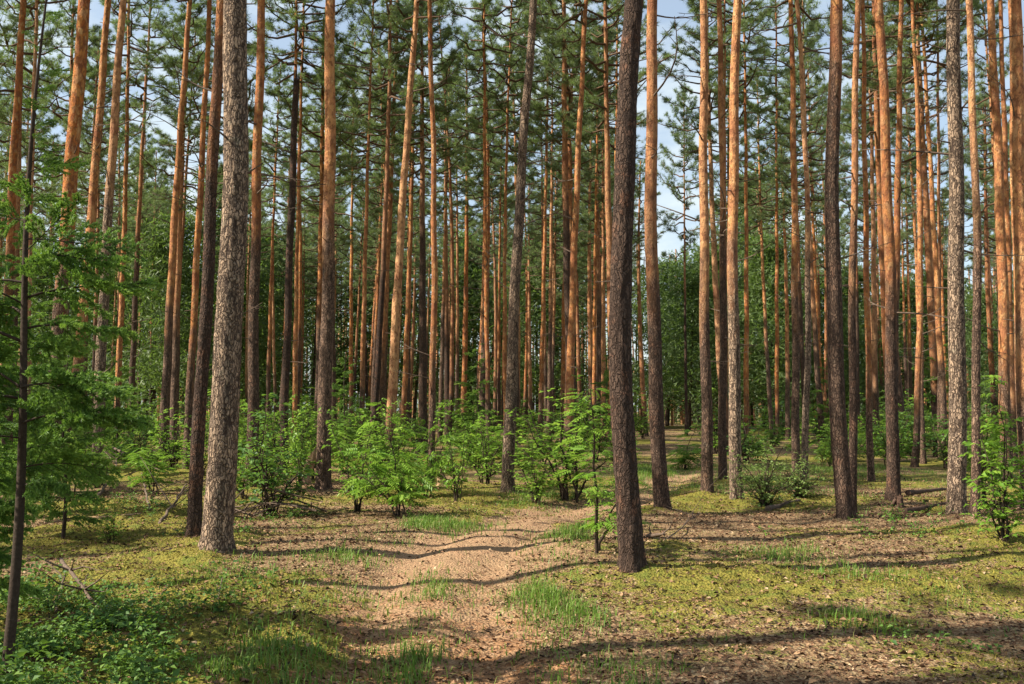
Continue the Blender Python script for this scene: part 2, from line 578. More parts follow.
# ------------------------------------------------------------------ one pine
def pine(x, y, slope, r0, Ht, label, group, orange=4.5, pale=.2, dark=.15, seed=0, name='pine_tree', detail=1, zvis=8.0, crown=True,
         deads=0, broken=None, lean_y=0.0, crown_from=.62, crown_w=1.0, grey=.25):
    r = np.random.default_rng(1000 + seed)
    root = thing(name, label, 'tree', (x, y, gz(x, y)), group)
    bow = r.normal() * .08 if detail else r.normal() * .16
    ph = r.uniform(0, 6)
    top = broken if broken else Ht

    def ax(z):
        z = np.asarray(z, float)
        w = np.sin(z / max(zvis, 6) * np.pi) * bow + .012 * np.sin(z * 1.9 + ph)
        g = sstep(zvis * .9, zvis * 2.2, z)
        return np.stack([slope * z * (1 - .25 * g) + w * (1 - g), lean_y * z, z], -1)

    def rad(z):
        return r0 * np.maximum(1.04 - .80 * z / Ht, .06) if not broken else r0 * (1.04 - .5 * z / Ht)
    if detail >= 2:
        sides = 36
        zs = np.concatenate([np.arange(-.2, zvis + .3, .05), np.linspace(zvis + .4, top, 22)])
    elif detail == 1:
        sides = 16
        zs = np.concatenate([np.linspace(-.2, .5, 6), np.arange(.75, top, .4), [top]])
    else:
        sides = 9
        zs = np.concatenate([[-.2, .1, .4], np.linspace(1, top, 20)])
    th = np.linspace(0, 2 * np.pi, sides, endpoint=False) + np.pi / 2
    c = ax(zs)
    rr = rad(np.maximum(zs, 0))[:, None] * np.ones((1, sides))
    zz = np.maximum(zs, 0)[:, None]
    rr = rr * (1 + (.26 * np.exp(-zz / .11) + .10 * np.exp(-zz / .4)) * (1 + .6 * np.sin(3 * th[None] + ph) + .45 * np.sin(5 * th[None] + 2 * ph)))
    if detail >= 2:
        a = np.abs(((th - np.pi / 2 + np.pi) % (2 * np.pi)) - np.pi)  # mirror, so no seam
        sd = seed * 3.1
        n1 = fbm(a[None] * 9 * np.ones_like(zz) + np.sign(np.sin(th - np.pi / 2))[None] * 20, zz * 9, sd, 3)
        n2 = fbm(a[None] * 2.2 * np.ones_like(zz), zz * 2.2, sd + 9, 2)
        young = sstep(orange - 1.5, orange + 1.5, zz)
        rr = rr * (1 + (n1 - .5) * (.13 + .10 * (dark > .7) - .075 * young) + (n2 - .5) * (.06 + .06 * (dark > .7)))
    elif detail == 1:
        rr = rr * (1 + r.normal(size=rr.shape) * .035) * (1 + r.normal(size=(len(zs), 1)) * .025)
    ring = c[:, None] + rr[..., None] * np.stack([np.cos(th), np.sin(th), np.zeros(sides)], -1)[None]
    mb = MB()
    n = len(zs)
    i = np.arange(n - 1)[:, None] * sides
    j = np.arange(sides)[None]
    mb.add(ring.reshape(-1, 3), np.stack([i + j, i + (j + 1) % sides, i + sides + (j + 1) % sides, i + sides + j], -1).reshape(-1, 4))
    tipz = .5 if broken else .15
    if broken:   # splintered end
        jag = ring[-1] + np.array([0, 0, 1.]) * r.uniform(.05, .7, (sides, 1))
        mb.add(np.concatenate([ring[-1], jag * [1, 1, 1]]), [(k, (k + 1) % sides, sides + k) for k in range(sides)])
    mb.add(np.concatenate([ring[-1], c[-1:] + [[0, 0, tipz]]]), [(k, (k + 1) % sides, sides) for k in range(sides)])
    tr = obj('trunk', mb.mesh('pine_trunk', BARK, True), root)
    tr['orange_from'] = float(orange)
    tr['pale'] = float(pale)
    tr['dark'] = float(dark)
    tr['grey'] = float(grey)
    if crown and not broken:
        zc = Ht * crown_from
        cr = obj('crown', CROWNS[seed % len(CROWNS)], root)
        p0, p1 = ax(zc), ax(Ht)
        cr.location = p0
        v = p1 - p0
        k = float(np.linalg.norm(v)) / 9.0
        cr.rotation_mode = 'ZXY'
        # tilt with the trunk after turning about it
        from mathutils import Vector, Quaternion
        qd = Vector((0, 0, 1)).rotation_difference(Vector(v)) @ Quaternion((0, 0, 1), float(r.uniform(0, 6.28)))
        cr.rotation_mode = 'QUATERNION'
        cr.rotation_quaternion = qd
        wd = crown_w * r.uniform(.92, 1.15)
        cr.scale = (wd, wd, k)
    for q in range(deads):
        z = r.uniform(min(2.2, Ht * .15), Ht * crown_from) if not broken else r.uniform(2, top * .95)
        a = r.uniform(0, 6.28)
        stub = r.random() < .45 or y < 12
        me = (STUBS if stub else DEADS)[int(r.integers(0, 4 if stub else 6))]
        b = obj('dead_branch', me, root)
        b.location = ax(z) + np.array([math.cos(a), math.sin(a), 0]) * float(rad(z)) * .8
        b.rotation_euler = (0, r.uniform(-.35, .25), a)
        sc = r.uniform(.6, 1.15) * (.6 + .4 * min(1.5, z / 7))
        b.scale = (sc, sc, sc)
    return root


# main pines:  key, base px, base py, px of the trunk where it leaves the top of the picture, trunk width in px, orange bark from (m), pale, dark, label
G_NEAR = 'tall pines along the forest track'
PINES = [
    ('A', 214, 557, 236, 28, 13, .2, .0, 'thick grey-brown pine, the widest trunk left of the path, with rough scaly bark'),
    ('B', 193, 541, 221, 13, 5.5, .1, .75, 'slim dark pine pressed against the left side of the thick grey pine'),
    ('C', 163, 458, 190, 9, 5.0, .25, .1, 'slender pine with golden upper trunk leaning right, standing left of the thick grey pine'),
    ('C2', 186, 472, 210, 8, 3.2, .1, .3, 'reddish pine with bare upper limbs, half hidden behind the slim dark pine'),
    ('D', 96, 482, 123, 11, 6.5, .75, .0, 'pale tan pine in full sun rising behind the left edge spruce'),
    ('D2', 115, 452, 129, 6.5, 2.5, .3, .2, 'thin orange pine close on the right of the pale tan pine'),
    ('E', 130, 447, 151, 6.5, 9, .3, .45, 'thin pinkish brown pine, second to the right of the pale tan pine'),
    ('F', 50, 494, 85, 17, 4.6, .0, .1, 'stout flaky orange pine, the thickest trunk above the left edge spruce'),
    ('G', 67, 473, 108, 11, 2.6, .35, .1, 'orange pine leaning right between the stout flaky orange pine and pale tan pine'),
    ('H', 8, 482, 24, 10, 4.5, .0, .6, 'dark red pine with bare limbs at the top left corner'),
    ('I', 27, 468, 37, 6, 2, .9, .2, 'thin whitish pine at top left beside the dark red pine'),
    ('J', 252, 492, 262, 11.5, 5.2, .1, .5, 'dark straight pine close on the right of the thick grey pine'),
    ('K', 322, 491, 330, 14, 5.4, .4, .05, 'stout pink-lit pine beside the rotten stump, its base behind the leafy bushes'),
    ('L', 294, 455, 304, 5.2, 1.0, .25, .0, 'thin bright orange pine close on the right of the broken snag'),
    ('M', 267, 440, 284, 4.5, 4, .1, .4, 'very thin dark red pine between the dark straight pine and broken snag'),
    ('O', 351, 444, 356, 4.5, 2.5, .1, .2, 'thin reddish pine just right of the stout pink-lit pine'),
    ('P', 371, 438, 387, 4, 6, .1, .5, 'thin dark pine leaning right, between the stout pink-lit pine and pale leaning pine'),
    ('Q', 377, 452, 398, 7, 3, .3, .3, 'brownish pine leaning right, left neighbour of the pale leaning pine'),
    ('R', 389, 467, 417, 10, 1.0, .65, .0, 'pale leaning pine rising out of the bright leafy bushes left of the path'),
    ('R2', 402, 447, 415, 6, 2, .2, .35, 'shaded orange pine close on the right of the pale leaning pine'),
    ('S', 430, 484, 429, 7, 2.6, .15, .2, 'straight golden pine with a dark foot beside the small stump'),
    ('T', 440, 442, 451, 5, 7, .5, .0, 'thin pale pine leaning right, just right of the straight golden pine'),
    ('U', 463, 440, 466, 6, 2, .0, .35, 'dark red pine in the middle, between the thin pale pine and grey leaning pine'),
    ('V', 489, 456, 484, 5, 3, .1, .25, 'thin red-brown pine left of the grey leaning pine, bending slightly left at the top'),
    ('X', 506, 450, 512, 4.5, 1, .2, .1, 'thin yellow-orange pine touching the left side of the grey leaning pine'),
    ('Y', 508, 494, 534, 12, 12, .2, .25, 'grey leaning pine at the far bend of the path'),
    ('Z', 540, 446, 549, 5, 2, .1, .15, 'thin orange pine just right of the grey leaning pine'),
    ('Z2', 549, 443, 553, 5, 6, .6, .1, 'thin pale grey pine, second to the right of the grey leaning pine'),
    ('AA', 568, 468, 586, 8.5, 1.6, .15, .1, 'bright orange pine rising from the airy bush left of the dark foreground pine'),
    ('AA2', 563, 450, 577, 5, 1.5, .0, .6, 'dark red pine close on the left of the bright orange pine'),
    ('AB', 594, 444, 600, 4.5, 2.5, .1, .1, 'thin orange pine, first to the right of the bright orange pine'),
    ('AC', 603, 441, 603, 4.2, 1, .5, .1, 'thin yellowish pine, second to the right of the bright orange pine'),
    ('AD', 609, 447, 617, 5.5, 1, .1, .2, 'thin deep orange pine next to the left side of the dark foreground pine'),
    ('AE', 631, 576, 638, 23, 6.6, .0, .8, 'dark foreground pine, rough dark bark deepened for shade, at the right edge of the path'),  # dark bark, its tone also standing in for shade on the trunk
    ('AF', 662, 514, 653, 14.5, 3.9, .35, .55, 'pine with a dark foot and pinkish upper trunk, right behind the dark foreground pine'),
    ('AG', 708, 496, 704, 11, 3.9, .55, .35, 'pale orange pine, leftmost of the close row beside the round bush'),
    ('AH', 722, 483, 719, 8, 5, .4, .55, 'slim spotted pine in the close row between the two pale orange ones'),
    ('AH2', 727, 455, 725, 4, 2, .4, .3, 'very thin pine squeezed behind the close row beside the round bush'),
    ('AI', 737, 504, 737, 12, 4.0, .4, .0, 'orange pine with sunlit pale foot, directly left of the round bush'),
    ('AJ', 746, 452, 744, 5.5, 1.5, .1, .3, 'thin red pine peeping out right of the orange pine with sunlit pale foot'),
    ('AL', 796, 477, 791, 8, 4.5, .2, .15, 'red-brown pine with bare side limbs, standing above the right end of the bushes'),
    ('AN', 804, 484, 797, 6.5, 5, .7, .05, 'thin pale-footed pine close on the right of the red-brown pine'),
    ('AM', 823, 440, 806, 5, 2, .05, .2, 'thin red pine slanting left, left of the dark twin pines'),
    ('AO', 777, 446, 776, 4.5, 1.5, .1, .15, 'thin orange pine above the round bush'),
    ('AP', 845, 522, 837, 16, 6.4, .15, .5, 'thicker left one of the dark twin pines on the right'),
    ('AQ', 853, 519, 858, 8, 3.9, .4, .6, 'slimmer right one of the dark twin pines, pinkish near the top'),
    ('AR', 871, 484, 863, 6.5, 2.4, .05, .3, 'slim red-orange pine with a black foot right of the dark twin pines'),
    ('AS', 893, 503, 879, 12, 3.4, .15, .7, 'glowing orange pine with a black foot left of the fallen log'),
    ('AS2', 892, 472, 901, 8, 4.5, .1, .5, 'dull red pine crossing behind the glowing orange pine'),
    ('AT', 915, 467, 912, 6.5, 2.2, .2, .1, 'orange pine behind the fallen log, left one of a thin pair'),
    ('AT2', 923, 464, 917, 5, 3, .5, .2, 'paler right one of the thin pair behind the fallen log'),
    ('AU', 946, 462, 921, 6.5, 3, .3, .1, 'orange pine slanting left behind the mottled grey pine'),
    ('AV', 940, 462, 937, 4.5, 5, .6, .3, 'very thin pale pine close on the left of the mottled grey pine'),
    ('AW', 957, 519, 953, 17, 14, .2, .0, 'mottled grey pine on the right, the widest trunk near the fallen log'),
    ('AX', 974, 521, 968, 8.5, 4.6, .6, .0, 'slim pale pine pressed against the right side of the mottled grey pine'),
    ('AY', 1006, 486, 990, 11, 2.2, .2, .15, 'orange pine leaning left above the right edge sapling'),
    ('AY2', 1014, 472, 1000, 7, 2, .15, .3, 'dull orange pine half hidden behind the one above the right edge sapling'),
    ('AZ', 1030, 512, 1015, 17, 2.0, .35, .1, 'stout pale orange pine cut by the right edge'),
]
LAND = {}
seed = 0
spots = []
for (key, bx, by, tx, wpx, og, pale, dark, label) in PINES:
    seed += 1
    x, y = ground_at(bx, by)
    spots.append((x, y))
    X1, Z1 = at_depth(tx, 0, y)
    z0 = gz(x, y)
    slope = (X1 - x) / (Z1 - z0)
    r0 = .5 * wpx * y / F
    r = np.random.default_rng(seed)
    Ht = float(np.clip(17.5 + 22 * r0 * 1.3 + r.normal() * 1.0, 17, 24))
    near_t = y < 18
    pine(x, y, slope, r0, Ht, label, G_NEAR, og, pale, dark, seed, detail=2 if y < 24 else 1, zvis=Z1,
         grey=1.0 if key in ('A', 'AW', 'Y', 'D', 'AI', 'AN') else .2, deads=int(9 + r.integers(0, 7)) if y < 45 else 5, crown_from={'A': .77, 'B': .8}.get(key, float(r.uniform(.58, .68))), crown_w={'A': .8, 'B': .5}.get(key, 1.0))
# the broken snag
x, y = ground_at(283, 472)
X1, Z1 = at_depth(296, 92, y)
pine(x, y, (X1 - x) / Z1, .5 * 8 * y / F, 18, 'dark dead snag broken off short, between the dark straight pine and thin orange pine', None, 14, 0, .85, 91,
     name='broken_snag', detail=1, zvis=Z1, broken=Z1, deads=9)
spots.append((x, y))

# ------------------------------------------------------------------ farther pines, filling the depth of the wood
ORD = ['first', 'second', 'third', 'fourth', 'fifth', 'sixth', 'seventh', 'eighth', 'ninth', 'tenth', 'eleventh', 'twelfth', 'thirteenth', 'fourteenth', 'fifteenth', 'sixteenth',
       'seventeenth', 'eighteenth', 'nineteenth', 'twentieth'] + ['twenty-' + w_ for w_ in ('first', 'second', 'third', 'fourth', 'fifth', 'sixth', 'seventh', 'eighth', 'ninth')]
MARK = [(-60, 'the left edge of the picture'), (97, 'the pale tan pine'), (163, 'the golden-topped pine'), (214, 'the thick grey pine'), (288, 'the broken snag'),
        (322, 'the pink-lit pine'), (391, 'the pale leaning pine'), (430, 'the golden pine'), (463, 'the dark red pine'), (509, 'the grey leaning pine'),
        (570, 'the bright orange pine'), (631, 'the dark foreground pine'), (737, 'the pale-footed pine'), (796, 'the red-brown pine'), (846, 'the dark twin pines'),
        (893, 'the glowing orange pine'), (957, 'the mottled grey pine'), (1090, 'the right edge of the picture')]


def gap_labels(items, what):
    """items: (px, object). Each one is told by its place between two big trunks."""
    items = sorted(items, key=lambda a: a[0])
    for g in range(len(MARK) - 1):
        lo, hi = MARK[g][0], MARK[g + 1][0]
        mine = [o for p, o in items if lo <= p < hi]
        for k, o in enumerate(mine):
            if len(mine) == 1:
                o['label'] = f'{what} between {MARK[g][1]} and {MARK[g + 1][1]}'
            else:
                o['label'] = f'{what}, {ORD[k]} from left between {MARK[g][1]} and {MARK[g + 1][1]}'
            n = len(o['label'].split())
            if n > 16:
                o['label'] = o['label'].replace(' of the picture', '')


fr = np.random.default_rng(55)
far, tries = [], 0
while len(far) < 236 and tries < 20000:
    tries += 1
    y = 33 + 85 * fr.random() ** .95
    px = fr.uniform(-30, 1054) if fr.random() < .6 else fr.uniform(290, 640)
    x = (px - 512) / F * y
    if any((x - a) ** 2 + (y - b) ** 2 < 1.6 ** 2 for a, b in spots):
        continue
    if 560 < px < 700 and y < 60 and fr.random() < .5:
        continue
    if 660 < px < 700 and y < 60:      # the opening where the track goes on
        continue
    spots.append((x, y))
    far.append((px, x, y))
lab = []
for k, (px, x, y) in enumerate(far):
    r0 = fr.uniform(.10, .18)
    ln = (0.5 - px / 1024) * .028 + fr.normal() * .018
    o = pine(x, y, ln, r0, float(fr.uniform(17, 22)), 'distant thin pine', 'distant thin pines deep in the wood', float(fr.uniform(1.5, 9)),
             float(fr.uniform(0, .8)), float(fr.uniform(0, .95)), 200 + k, detail=0, zvis=20, deads=3 if y < 70 else 0, crown_from=float(fr.uniform(.48, .64)), crown_w=1.0)
    lab.append((project(x, y, 1.5)[0], o))
gap_labels(lab, 'distant thin pine')

# ------------------------------------------------------------------ pines out of the frame on the sunny side: they throw the shade
LIT = [(-13, 5), (-17, 8), (-22, 3)]
sh = np.random.default_rng(21)
off = []
OFF = [(-9.8, 1.9), (-16.2, -1.6), (-10.5, 3.2), (-7.7, 7.0), (-10.6, 8.7), (-7.5, 4.2), (-12, 1.5), (-6.2, 1.5), (-12.5, 9.8), (-14.5, -1.5), (-17.5, -4), (-12, -4.5), (-10, 0.2), (-13.0, .2),
       (-21, -6.5), (-8.3, -3.2), (-25, 4.4), (-13.8, 14.6), 
       (-17, 19.6), (-25.5, 13.6), (-28.5, 18), (-20.5, 24), (-25.2, 22.5), (-29.5, 26.5), (-23.5, 29), (-33, 22), (-31, 33), (-27, 37), (-38, 30),
       (-36, 41), (-44, 38), (-41, 50)]
for k, (x, y) in enumerate(OFF):
    stripe = (x, y) == (-10.6, 8.7)  # unseen pine with its crown left off, so only a trunk shadow falls
    y += abs(x) * .133
    pine(x, y, sh.normal() * .012, float(sh.uniform(.1, .17)), float(sh.uniform(19, 23)),
         'tall pine standing in the wood beyond the left edge of the picture', 'pines out of frame on the left', 4.5, .2, .2, 400 + k, detail=0,
         zvis=15, crown_from=float(sh.uniform(.6, .7)), crown=not stripe)

def moss_f(x, y):
    m = fbm(x * .55, y * .55, 31, 3)
    left = sstep(1.2, -1.8, x) * .10 + .3 * np.exp(-((x + 2.6) / 1.6) ** 2 - ((y - 14) / 3.0) ** 2)
    return np.clip(.54 + (m - .5) * 2.6 + left - sstep(1.0, 2.5, x) * .10 - sstep(2.5, 4, x) * sstep(10, 7, y) * .15, 0, 1)


BASES = np.array([(a, b) for a, b in spots if abs(a) < 9 and b < 26])


def fine_z(x, y):
    """the soil as the mesh has it: humps, moss cushions and a little swelling round each near trunk"""
    x = np.asarray(x, float)
    y = np.asarray(y, float)
    fade = sstep(40, 15, np.hypot(x, y))
    h = height(x, y) + (fbm(x * 4.5, y * 4.5, 21, 3) - .5) * .045 * fade
    pm_ = path_mask(x, y)
    h = h + sstep(.45, .8, moss_f(x, y)) * (1 - pm_) * (.01 + .055 * sstep(.35, .7, fbm(x * 3.1, y * 3.1, 23, 3))) * fade
    for bx, by in BASES:
        h = h + .06 * np.exp(-((x - bx) ** 2 + (y - by) ** 2) / .16)
    return h


gx = axis(-6.5, 7.5, .07, -600, 600)
gy = axis(4.6, 24, .07, -300, 900)
GX, GY = np.meshgrid(gx, gy)
GZ = fine_z(GX, GY)


pmask = path_mask(GX, GY)
moss = moss_f(GX, GY)
near = sstep(12.5, 5.0, GY)
nx, ny = len(gx), len(gy)
idx = np.arange(nx * ny).reshape(ny, nx)
quads = np.stack([idx[:-1, :-1], idx[:-1, 1:], idx[1:, 1:], idx[1:, :-1]], -1).reshape(-1, 4)
pq = pmask.ravel()[quads].mean(1) > .45
allv = np.stack([GX, GY, GZ], -1).reshape(-1, 3)


def sheet(name, q):
    used = np.unique(q)
    re = np.full(nx * ny, -1)
    re[used] = np.arange(len(used))
    mb = MB()
    mb.add(allv[used], re[q])
    me = mb.mesh(name, GROUND, True)
    for an, arr in (('path', pmask), ('moss', moss), ('near', near)):
        a = me.attributes.new(an, 'FLOAT', 'POINT')
        a.data.foreach_set('value', arr.ravel()[used].astype(np.float32))
    o = obj(name, me)
    o['kind'] = 'structure'
    return o


go = sheet('ground', quads[~pq])
go['label'] = 'mossy forest floor strewn with brown needles and litter'
po = sheet('path', quads[pq])
po['label'] = 'sandy rutted track winding between the pines'


# ------------------------------------------------------------------ leafy shrubs
def shrub_meshes(seed, Hs=1.8, R=.6, stems=5, twigs=9, kind='leaf', leaf=.07, per=8, mat=LEAF, low=.15):
    r = np.random.default_rng(seed)
    st, lf = MB(), MB()
    P, D, U = [], [], []
    for k in range(stems):
        a = r.uniform(0, 6.28)
        out = r.uniform(.2, 1.0) * R
        Hk = Hs * (1.0 if k == 0 else r.uniform(.35, .95))
        s = np.linspace(0, 1, 7)
        pts = np.stack([np.cos(a) * out * s ** 1.4, np.sin(a) * out * s ** 1.4, Hk * s], 1)
        pts[1:] += r.normal(size=(6, 3)) * .03 * Hs * .5
        pts[:, :2] += r.normal(size=2) * .05
        pts[0, 2] = -.05
        rs = .006 + .0065 * Hs
        st.tube(pts, rs * (1 - .8 * s), 6)
        for q in range(twigs):
            u = low + (1 - low) * ((q + r.random()) / twigs)
            i = min(int(u * 6), 5)
            b = pts[i] + (pts[i + 1] - pts[i]) * (u * 6 - i)
            aa = r.uniform(0, 6.28)
            d = np.array([math.cos(aa), math.sin(aa), r.uniform(.1, .8)])
            d /= np.linalg.norm(d)
            L = R * r.uniform(.35, .8) * (1.15 - .6 * u)
            e = b + d * L + np.array([0, 0, -.1 * L])
            m = b + d * L * .5 + np.array([0, 0, .04 * L])
            st.tube([b, m, e], [.004, .003, .0015], 4, cap=False)
            for w in np.linspace(.25, 1.0, per):
                p = (b + (m - b) * w * 2) if w < .5 else (m + (e - m) * (w * 2 - 1))
                sd = np.cross(d, [0, 0, 1]) * (1 if int(w * per * 2) % 2 else -1)
                P.append(p + r.normal(size=3) * .012)
                dd = d * .6 + sd * r.uniform(.4, 1) + r.normal(size=3) * .3
                dd[2] = dd[2] * .5 - .15
                D.append(dd)
                U.append(np.array([0, 0, 1.]) + r.normal(size=3) * .33)
    P, D, U = map(np.array, (P, D, U))
    D /= np.linalg.norm(D, axis=1)[:, None]
    n = len(P)
    if kind == 'leaf':
        L = leaf * r.uniform(.6, 1.25, n)
        lf.leaves(P, D, U, L, L * .62, r.random(n), 0)
    else:      # feathered leaves: leaflets in pairs along a stalk
        keep = r.random(n) < .62
        P, D, U = P[keep], D[keep], U[keep]
        n = len(P)
        sd = np.cross(D, U)
        sd /= np.linalg.norm(sd, axis=1)[:, None]
        tone = r.random(n)
        Lr = leaf * r.uniform(1.8, 2.9, n)
        for q in range(6):
            u = .3 + .7 * q / 5
            for s_ in ((-1, 1) if q < 5 else (0,)):
                dd = D * (.55 if s_ else 1) + sd * s_ * .9 - U * .12
                dd /= np.linalg.norm(dd, axis=1)[:, None]
                pp = P + D * (Lr * u)[:, None] - np.array([0, 0, 1]) * (Lr * u * u * .25)[:, None]
                L2 = Lr * .36 * (1.1 - .25 * u)
                lf.leaves(pp, dd, U, L2, L2 * .36, np.clip(tone + r.normal(size=n) * .1, 0, 1), 0)
    return st.mesh('shrub_stem', STEM, True), lf.mesh('shrub_foliage', mat)


def shrub(px, py, meshes, label, group, hpx=None, base_h=1.8, wide=1.0, name='leafy_shrub', xy=None, cat='shrub'):
    x, y = xy if xy else ground_at(px, py)
    root = thing(name, label, cat, (x, y, gz(x, y)), group, random.uniform(0, 6.28))
    s = (hpx * y / F) / base_h if hpx else 1.0
    for nm, me in zip(('stem', 'foliage'), meshes):
        o = obj(nm, me, root)
        o.scale = (s * wide, s * wide, s)
    return root


SH_LEAF = [shrub_meshes(500 + i, 1.8, .75, 8, 12, 'leaf', .10, 8, LEAF, .2) for i in range(3)]
SH_ROWAN = [shrub_meshes(520 + i, 1.8, .7, 5, 10, 'pinnate', .11, 7, LEAF, .2) for i in range(3)]
SH_DULL = [shrub_meshes(540 + i, 1.8, .9, 9, 12, 'leaf', .11, 7, LEAF_D, .15) for i in range(3)]
SH_AIRY = [shrub_meshes(560 + i, 1.8, .7, 8, 14, 'leaf', .085, 8, LEAF) for i in range(2)]
SH_ROUND = shrub_meshes(580, 1.2, .7, 15, 12, 'leaf', .055, 9, LEAF_G, .05)
SAPLING = shrub_meshes(585, 1.95, .42, 2, 17, 'pinnate', .075, 6, LEAF, .3)
SAP_RIGHT = shrub_meshes(587, 2.1, .62, 7, 14, 'leaf', .10, 7, LEAF, .1)

GS = 'leafy bushes under the pines'
shrub(355, 511, SH_LEAF[0], 'bright green leafy bush, leftmost of the sunny three beside the pink-lit pine', GS, 105, 1.8, .8)
shrub(398, 517, SH_ROWAN[0], 'yellow-green feathery bush at the foot of the pale leaning pine, nearest the path', GS, 112, 1.8, 1.0)
shrub(457, 504, SH_LEAF[1], 'tall bright bush with a thin dark stem left of the grey leaning pine', GS, 100, 1.8, .6)
shrub(425, 498, SH_ROWAN[1], 'sunny bush behind the feathery one, beside the straight golden pine', GS, 85, 1.8, .8)
shrub(272, 516, SH_DULL[0], 'broad dull green bush over the brushwood heap right of the thick grey pine', GS, 118, 1.8, 1.0)
shrub(300, 494, SH_LEAF[2], 'small bright bush left of the rotten stump', GS, 95, 1.8, .7)
shrub(244, 500, SH_LEAF[0], 'low sunny bush close on the right of the thick grey pine', GS, 75, 1.8, .8)
shrub(566, 500, SH_AIRY[0], 'airy wide bush behind the path left of the dark foreground pine', GS, 118, 1.8, 1.35)
shrub(536, 503, SH_AIRY[1], 'low airy bush at the foot of the grey leaning pine', GS, 60, 1.8, 1.3)
shrub(598, 552, SAPLING, 'thin rowan sapling with a bare dark stem left of the dark foreground pine', None, 165, 1.95, 1.25, name='rowan_sapling', cat='sapling')
shrub(765, 508, SH_ROUND, 'round greyish green bush right of the pale-footed orange pine', GS, 68, 1.2, 1.0)
shrub(800, 500, SH_ROUND, 'smaller greyish bush on the right of the round one, below the red-brown pine', GS, 48, 1.2, 1.1)
shrub(1003, 546, SAP_RIGHT, 'bright green leafy sapling at the right edge of the picture', None, 165, 2.1, .95, name='rowan_sapling', cat='sapling')
shrub(985, 505, SH_ROWAN[2], 'shaded feathery bush just behind the right edge sapling', GS, 120, 1.8, .8)
shrub(170, 474, SH_LEAF[1], 'sunny bush between the golden-topped pine and the thick grey pine', GS, 75, 1.8, 1.0)
shrub(140, 470, SH_DULL[1], 'green bush behind the fallen branches left of the path', GS, 70, 1.8, 1.0)
shrub(685, 470, SH_ROWAN[0], 'fresh green bush where the track vanishes, right of the pinkish pine', GS, 45, 1.8, 1.4)
shrub(870, 460, SH_LEAF[2], 'sunlit far bush between the dark twin pines and glowing orange pine', GS, 48, 1.8, 1.2)
shrub(75, 470, SH_DULL[2], 'dark bush in the shade behind the left edge spruce', GS, 90, 1.8, 1.2)
shrub(110, 545, SH_AIRY[0], 'low sparse shrub in the shade below the fallen branches', GS, 50, 1.8, 1.0)

bu = np.random.default_rng(123)
band, lab = [], []
while len(band) < 40:
    y = bu.uniform(17.5, 34)
    px = bu.uniform(-20, 640) if bu.random() < .78 else bu.uniform(640, 1030)
    x = (px - 512) / F * y
    o_, w_ = path_off(np.array(x), np.array(y))
    if abs(float(o_)) < float(w_) + .7 or any((x - a) ** 2 + (y - b) ** 2 < .9 for a, b in band) or (px > 640 and y < 26) or (470 < px < 640 and y < 20):
        continue
    band.append((x, y))
    m = [SH_LEAF[1], SH_ROWAN[0], SH_AIRY[0], SH_ROWAN[2], SH_AIRY[1], SH_LEAF[2]][int(bu.integers(0, 6))]
    o = shrub(0, 0, m, 'bush', 'young bushes among the nearer trunks', None, 1.8, xy=(x, y))
    k = bu.uniform(.45, 1.05)
    for c in o.children:
        c.scale = (k * bu.uniform(.9, 1.3), k * 1.1, k)
    lab.append((px, o))
gap_labels(lab, 'nearer feathery bush')

band2, lab = [], []
while len(band2) < 34:
    y = bu.uniform(26, 50)
    px = bu.uniform(690, 1040) if bu.random() < .8 else bu.uniform(250, 640)
    x = (px - 512) / F * y
    if any((x - a) ** 2 + (y - b) ** 2 < 1.2 for a, b in band2) or abs(x - np.interp(y, _ys, _xs)) < 1.2:
        continue
    band2.append((x, y))
    m = [SH_AIRY[0], SH_DULL[1], SH_LEAF[2], SH_ROWAN[1], SH_AIRY[1]][int(bu.integers(0, 5))]
    o = shrub(0, 0, m, 'bush', 'low young bushes on the farther forest floor', None, 1.8, xy=(x, y))
    k = bu.uniform(.4, .85)
    for c in o.children:
        c.scale = (k * 1.5, k * bu.uniform(1.1, 1.6), k)
    lab.append((px, o))
gap_labels(lab, 'low spreading bush')

# far understorey, told apart by the gap it stands in
fu = np.random.default_rng(77)
lab, us = [], []
tries = 0
while len(us) < 100 and tries < 5000:
    tries += 1
    y = fu.uniform(25, 75)
    px = fu.uniform(-20, 1040)
    x = (px - 512) / F * y
    if any((x - a) ** 2 + (y - b) ** 2 < 1.5 ** 2 for a, b in us):
        continue
    if px > 640 and y < 27:
        continue
    if 645 < px < 700:
        continue
    us.append((x, y))
    m = [SH_LEAF[0], SH_LEAF[1], SH_DULL[0], SH_DULL[1], SH_DULL[2], SH_ROWAN[1]][int(fu.integers(0, 6))]
    o = shrub(0, 0, m, 'far bush', 'far bushes between the trunks', None, 1.8, fu.uniform(1.1, 1.6), xy=(x, y))
    k = fu.uniform(.6, 1.2) if y < 50 else fu.uniform(1.0, 1.8)
    for c in o.children:
        c.scale = (k * 1.2, k * 1.2, k)
    lab.append((px, o))
gap_labels(lab, 'far green bush')

